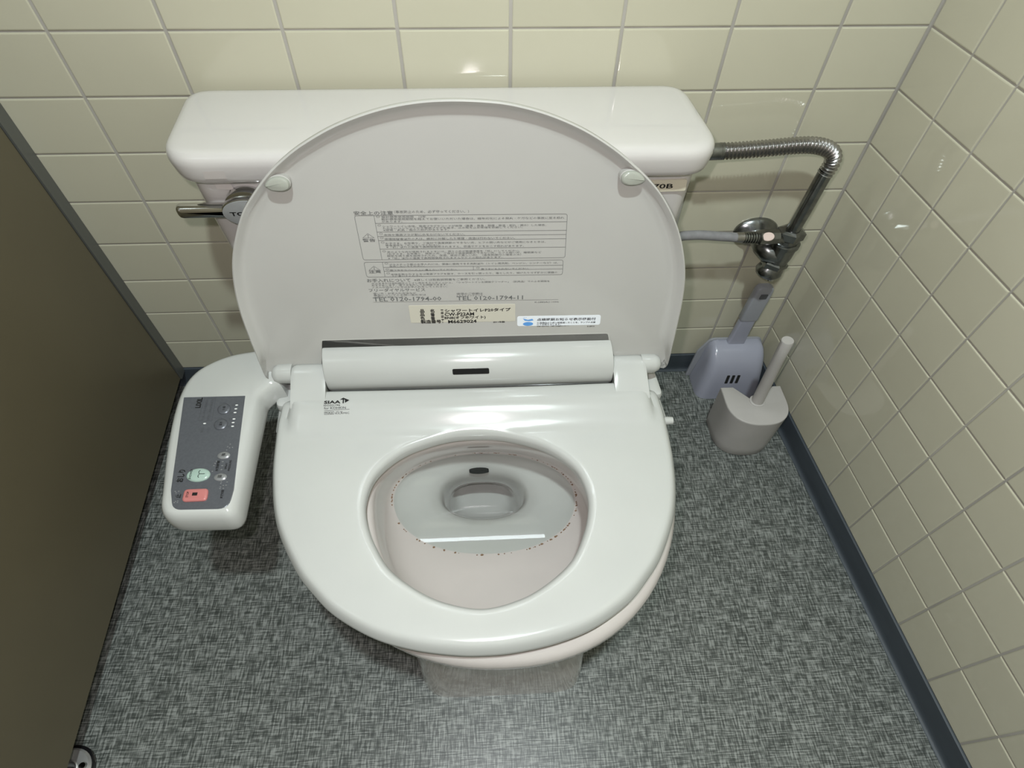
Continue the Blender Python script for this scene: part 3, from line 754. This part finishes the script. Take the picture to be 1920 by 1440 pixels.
for u, d in ((-.3855, .5237), (-.3851, .5308), (-.385, .5378)): obj('indicator_lamp', mapv(disc2(u, d, .0016, .0009, 12), pz(.0012)), 'grey_ink' if 0 else 'button', carm, smooth=0)
# lettering reads from the seat: up the arm, letter tops to the left
def side_text(s, u_base, d_start, d_end, h, bold=.01):
    g = glyphs(s, 0, 0, abs(d_start-d_end), h, bold)
    return [(u_base - y, d_start - x, 0) for x, y, z in g[0]], g[1]
blk = [side_text('おしり', -.4385, .5570, .5355, .0105, .03), side_text('止', -.4365, .5835, .5768, .008, .02)]
blk.append(side_text('水勢調節', -.3895, .5405, .5215, .0048, .02))
blk.append(side_text('乾燥切替', -.3745, .5862, .5722, .0042, .02))
blk.append(side_text('PRESSURE', -.3722, .5402, .5212, .0032)); blk.append(side_text('SPRAY', -.3776, .5372, .5258, .0032))
dots = [(-.3796, .4920), (-.3829, .4968), (-.3795, .4990), (-.3753, .4981), (-.3835, .5027), (-.3816, .5590), (-.3818, .5615), (-.3728, .5594), (-.3735, .5647), (-.3775, .5650), (-.3814, .5672), (-.3816, .5700), (-.3767, .5698),
        (-.4415, .5720), (-.4448, .5745), (-.4465, .5722), (-.4395, .5880), (-.4425, .5884), (-.4392, .5905), (-.4438, .5905), (-.397, .5260), (-.398, .5300), (-.3985, .5400), (-.3955, .5225)]
for b__ in blk: obj('lettering', mapv(b__, pz(.0012)), 'black_ink', carm, smooth=0)
br_ = [([(u + (r_*math.cos(2*math.pi*k/8)), d + r_*.7*math.sin(2*math.pi*k/8), zz) for r_, zz in ((.0013, 0), (.0009, .0007)) for k in range(8)], [(k, (k+1) % 8, 8+(k+1) % 8, 8+k) for k in range(8)] + [tuple(range(8, 16))]) for u, d in dots]
bdo = obj('braille_dots', mapv(join(*br_), pz(.0006)), 'button', carm); bdo['kind'] = 'stuff'
lg = side_text('LIXIL', -.4405, .4192, .3985, .0085, .03)
obj('maker_logo', mapv(lg, pz(.0012)), 'black_ink', carm, smooth=0)
gl = [loop2([(-.4385, .3998), (-.4187, .4003), (-.4165, .4458), (-.4390, .4454)][::-1], .0007), side_text('便座・温水の温度設定', -.4305, .4435, .4025, .0042), side_text('節電・運転切替表示', -.4215, .4435, .4025, .0042),
      side_text('運転', -.4265, .4690, .4590, .0045), side_text('入切', -.4175, .4690, .4590, .004), line2((-.4112, .4105), (-.400, .4105), .0006), line2((-.400, .4105), (-.400, .4125), .0006), line2((-.4145, .4408), (-.402, .4408), .0006), line2((-.402, .4408), (-.402, .4428), .0006)]
for u, d, s in ((-.3865, .4161, '高'), (-.3865, .4312, '低'), (-.3865, .444, '高'), (-.3865, .4583, '低')): gl.append(side_text(s, u, d+.0018, d-.0018, .0038))
obj('fine_print', mapv(join(*gl), pz(.0012)), 'grey_ink', carm, smooth=0)
up_t = [mapv(side_text('便座', -.3985, .4275, .4195, .0045), pz(.0038)), mapv(side_text('温水', -.398, .4580, .450, .0045), pz(.0038)), mapv(side_text('強', -.3825, .5152, .5102, .006), pz(.0038)), mapv(side_text('弱', -.381, .5533, .5485, .006), pz(.0038))]
up_t.append(mapv(side_text('SHOWER', -.4262, .5545, .5370, .0034, .012), pz(.0048))); up_t.append(mapv(side_text('STOP', -.4235, .5848, .5752, .0036, .012), pz(.0050)))
sq = ([(-.4185, .5772, 0), (-.411, .5772, 0), (-.411, .5822, 0), (-.4185, .5822, 0)], [(0, 1, 2, 3)])
up_t.append(mapv(sq, pz(.0050)))
sy = [disc2(-.4085 + .0022*k*-1 + .0, .5460, .0008, .0006, 8) for k in range(4)] + [line2((-.416, .5460), (-.4065, .5460), .0006)]
arc = lambda s: [line2((-.4165 - .0006*0 + .003*math.sin(t)*0 + (-.0035*math.cos(t) + .0035), .5460 + s*(.0035 + .003*math.sin(t))), (-.4165 + (-.0035*math.cos(t+.5) + .0035), .5460 + s*(.0035 + .003*math.sin(t+.5))), .0009) for t in (-.9, -.4, .1, .6)]
up_t.append(mapv(join(*sy, *arc(1), *arc(-1)), pz(.0049)))
for b__ in up_t: obj('button_mark', b__, 'black_ink', carm, smooth=0)

# ------------------------------------------------------------------ stop valve and hoses
sv = thing('stop_valve', (1.237, 0, .463), 'tarnished chrome stop valve on the back wall with round flange', 'valve')
vy = lambda x, d, z: (x, -d, z)
fl = [(.000, .047), (.004, .048), (.008, .045), (.014, .036), (.019, .026), (.022, .022), (.030, .0185)]
rs = [[(1.237 + r*1.0*math.cos(2*math.pi*k/36), -d, .463 + r*.72*math.sin(2*math.pi*k/36)) for k in range(36)] for d, r in fl]
obj('flange', rings(rs), 'dull_chrome', sv, smooth=50)
AX, AD = 1.272, .070
obj('body', join(tube([vy(1.238, .02, .463), vy(1.240, .05, .461), vy(1.250, .064, .457), vy(1.268, AD, .452)], [.019, .022, .024, .021], 18),
                 tube([vy(AX-.003, AD, .432), vy(AX-.001, AD, .452), vy(AX, AD, .472), vy(AX, AD, .498)], [.019, .0215, .022, .019], 20, 1.2)), 'dull_chrome', sv, smooth=50)
obj('bonnet', tube([vy(AX-.002, AD, .440), vy(AX-.003, AD, .437), vy(AX-.004, AD, .428), vy(AX-.004, AD, .425)], [.021, .0245, .0245, .020], 6, 1.2), 'dull_chrome', sv, smooth=20)
kb = obj('spindle_knob', tube([vy(AX-.004, AD, .434), vy(AX-.005, AD, .427), vy(AX-.006, AD, .420), vy(AX-.008, AD, .411), vy(AX-.009, AD, .404), vy(AX-.0095, AD, .400)], [.016, .019, .0235, .0255, .0225, .014], 24, 1.15), 'dull_chrome', sv, smooth=50)
obj('screw_slot', tube([vy(AX-.006, AD+.016, .4025), vy(AX-.0065, AD+.018, .3985)], [.0075, .006], 16, 1.1), 'chrome', kb)
obj('collar', tube([vy(AX, AD, .476), vy(AX, AD, .479), vy(AX, AD, .487), vy(AX, AD, .490)], [.020, .0255, .0255, .020], 24, 1.15), 'dull_chrome', sv, smooth=40)
obj('nut', tube([vy(AX+.001, AD, .497), vy(AX+.001, AD, .500), vy(AX+.002, AD, .515), vy(AX+.002, AD, .519)], [.019, .0235, .0235, .0165], 6, 1.25), 'dull_chrome', sv, smooth=20)
bz = .506
obj('branch', join(tube([vy(AX-.004, AD+.002, .490), vy(1.252, .074, .499), vy(1.243, .077, bz)], [.012, .0125, .012], 14), tube([vy(1.247, .077, bz), vy(1.244, .077, bz), vy(1.205, .079, bz+.001), vy(1.202, .079, bz+.001)], [.012, .0155, .0155, .012], 8)), 'dull_chrome', sv, smooth=40)
nrm = Vector((-.25, -.72, .65)).normalized(); cc = Vector(vy(1.2215, .078, bz)) + nrm*.0155
a_ = nrm.cross(Vector((1, 0, 0))).normalized(); b_ = Vector((1, 0, 0)) - nrm*nrm.x; b_.normalize()
obj('cap_sticker', rings([[tuple(cc + nrm*h + a_*r*.0085*math.sin(2*math.pi*k/24) + b_*r*.0115*math.cos(2*math.pi*k/24)) for k in range(24)] for h, r in ((0, 1), (.0022, 1), (.003, .9))]), 'pink_cap', sv)
bp_ = []; br2 = []
for k in range(25):
    x = 1.203 - k*.0013; bp_.append(vy(x, .079 + (1.203-x)*.05, bz+.001 + (1.203-x)*.06)); br2.append(.0105 + .0022*(1 if (k//2) % 2 else 0) - k*.00006)
obj('hose_barb', tube(bp_, br2, 16), 'dull_chrome', sv, smooth=30)
sleeve = tube([vy(1.173, .0805, bz+.003), vy(1.157, .0813, bz+.004)], [.0098, .0098], 16)
obj('sleeve', sleeve, 'steel', sv)
hp = smooth_open([vy(1.162, .081, bz+.0035), vy(1.12, .083, bz+.009), vy(1.07, .087, bz+.016), vy(1.028, .098, bz+.017), vy(1.012, .14, bz+.010), vy(1.006, .195, .485), vy(.992, .228, .445), vy(.966, .245, .412)], 8)
tag(obj('water_hose', tube(hp, .0094, 14), 'rubber_hose'), 'thin grey rubber hose from the valve to the bidet seat', 'hose')
pp = thing('supply_pipe', vy(AX+.002, AD, .519), 'chrome supply pipe bent into a corrugated hose up to the tank', 'pipe')
obj('straight_pipe', tube([vy(AX+.002, AD, .514), vy(1.278, AD, .56), vy(1.284, AD, .648)], [.0135, .0135, .0135], 20), 'dull_chrome', pp)
path = smooth_open([vy(1.2838, AD, .642), vy(1.2862, AD, .655), vy(1.2862, AD, .668), vy(1.279, AD, .682), vy(1.262, AD, .692), vy(1.238, AD, .6972), vy(1.21, AD, .6975), vy(1.16, AD, .6935), vy(1.11, AD, .690), vy(1.072, AD, .6885)], 24)
# even spacing along the path, then a ridge every few millimetres
L_ = [0]
for a, b in zip(path, path[1:]): L_.append(L_[-1] + (b-a).length)
ev = []; er = []; n_ = int(L_[-1]/.0011); j = 0
for k in range(n_+1):
    s = L_[-1]*k/n_
    while j < len(L_)-2 and L_[j+1] < s: j += 1
    f = (s-L_[j])/max(1e-9, L_[j+1]-L_[j]); ev.append(path[j].lerp(path[j+1], f)); er.append(.0126 + .0022*math.cos(2*math.pi*s/.0066))
obj('corrugated_hose', tube(ev, er, 16), 'steel', pp, smooth=60)
obj('hose_nut', tube([vy(1.082, AD, .6887), vy(1.079, AD, .6886), vy(1.055, AD, .688)], [.012, .0145, .0145], 16), 'dull_chrome', pp)
obj('tank_joint', tube([vy(1.058, AD, .688), vy(.996, AD, .6865)], .011, 14), 'dull_chrome', pp)

# ------------------------------------------------------------------ dustpan leaning on the wall
dp = thing('dustpan', vy(1.285, .05, 0), 'lilac-grey plastic hooded dustpan standing upright against the back wall', 'dustpan')
def dsec(z, x0, x1, d0, d1, r, sk=0.0):
    o = rpoly([(x0, d0), (x1, d0), (x1, d1), (x0, d1)], [.003, .003, r, r], 6)
    return [(x, -d, z) for x, d in o]
hood = [dsec(.001, 1.206, 1.374, .030, .109, .030), dsec(.02, 1.208, 1.373, .029, .107, .030), dsec(.05, 1.213, 1.370, .027, .102, .030), dsec(.08, 1.217, 1.367, .026, .096, .030), dsec(.104, 1.220, 1.365, .025, .088, .030),
        dsec(.122, 1.223, 1.363, .024, .076, .026), dsec(.135, 1.227, 1.360, .024, .062, .02), dsec(.143, 1.234, 1.354, .024, .047, .01), dsec(.1455, 1.242, 1.346, .024, .036, .005)]
obj('hood', rings(hood), 'dustpan', dp, smooth=50)
pl_ = rpoly([(1.196, .001), (1.384, .001), (1.378, .10), (1.356, .148), (1.226, .148), (1.203, .10)], [.003, .003, .02, .02, .02, .02], 5)
obj('back_plate', mapv(slab(pl_, [(.001, .0215), (0, .0225), (0, .0265), (.001, .0275)]), lambda x, z, d: (x, -d, z)), 'dustpan_handle', dp)
for k in range(3):
    x = 1.2715 + k*.0135
    pl_ = rpoly([(x-.0038, .056), (x+.0038, .056), (x+.0055, .082), (x-.0020, .082)], .0015, 3)
    obj('vent_slot', mapv(slab(pl_, [(0, -.004), (0, .0006)]), lambda xx, z, h: (xx, -(.102 - (z-.05)*.2 + h), z)), 'dark_hole', dp, smooth=0)
hd = [[(x, -d, z) for x, d in rpoly([(xc-hw, dc-.008), (xc+hw, dc-.008), (xc+hw, dc+.009), (xc-hw, dc+.009)], .006, 4)] for z, xc, hw, dc in ((.128, 1.287, .026, .036), (.145, 1.288, .0225, .034), (.17, 1.289, .0205, .034), (.232, 1.2925, .0195, .033))]
hn = obj('handle', rings(hd), 'dustpan', dp, smooth=40)
gr = [[(x, -d, z) for x, d in rpoly([(xc-hw, dc-.009), (xc+hw, dc-.009), (xc+hw, dc+.011), (xc-hw, dc+.011)], .006, 4)] for z, xc, hw, dc in ((.228, 1.2925, .0212, .033), (.231, 1.2925, .0222, .033), (.294, 1.297, .0218, .032), (.320, 1.2985, .0208, .0315), (.328, 1.299, .0188, .0315), (.331, 1.299, .0145, .0315))]
gp = obj('grip', rings(gr), 'dustpan_handle', dp, smooth=40)
hl = rpoly([(1.2905, .300), (1.3075, .300), (1.3085, .314), (1.2915, .314)], .002, 3)
obj('hanging_hole', mapv(slab(hl, [(0, .034), (0, .0440)]), lambda x, z, d: (x, -d, z)), 'grey_ink', gp, smooth=0)

# ------------------------------------------------------------------ toilet brush in its holder
HT = .142
hx0, hx1, hb_, hf = 1.2115, 1.3575, .178, .2885
hp_ = [(hx0, hb_), (hx0+.030, hb_), (1.272, .212), (1.276, .228), (1.287, .236), (1.298, .228), (1.302, .212), (hx1-.020, hb_), (hx1, hb_)]
n = 22; mid = (hx0+hx1)/2; ds = .222
front = [(mid + (hx1-hx0)/2*math.copysign(abs(math.cos(a))**.85, math.cos(a)), ds + (hf-ds)*math.sin(a)**.85) for a in [math.pi*k/n for k in range(n+1)]]
holder = hp_ + front
hs = slab(holder, [(.0045, .0005), (.003, .003), (.0015, .03), (.0003, HT-.006), (0, HT-.002), (.001, HT-.0004), (.002, HT)])
bh = tag(obj('brush_holder', mapv(hs, lambda x, d, z: (x, -d, z)), 'brush', smooth=40), 'warm grey plastic brush holder with rounded front on the floor', 'brush holder')
tb = thing('toilet_brush', vy(1.287, .222, HT-.02), 'pale grey toilet brush handle standing up from the holder', 'toilet brush')
obj('handle', tube([vy(1.287, .221, .10), vy(1.287, .2215, HT), vy(1.276, .2245, .30), vy(1.2725, .2255, .3585), vy(1.2724, .2255, .3600)], [.0135, .0132, .0118, .0122, .0112], 24, 1.05), 'brush', tb)
obj('collar', tube([vy(1.287, .2215, HT-.002), vy(1.287, .2215, HT+.0015), vy(1.287, .2215, HT+.0025)], [.0168, .0168, .0150], 28, 1.1), 'brush', tb)
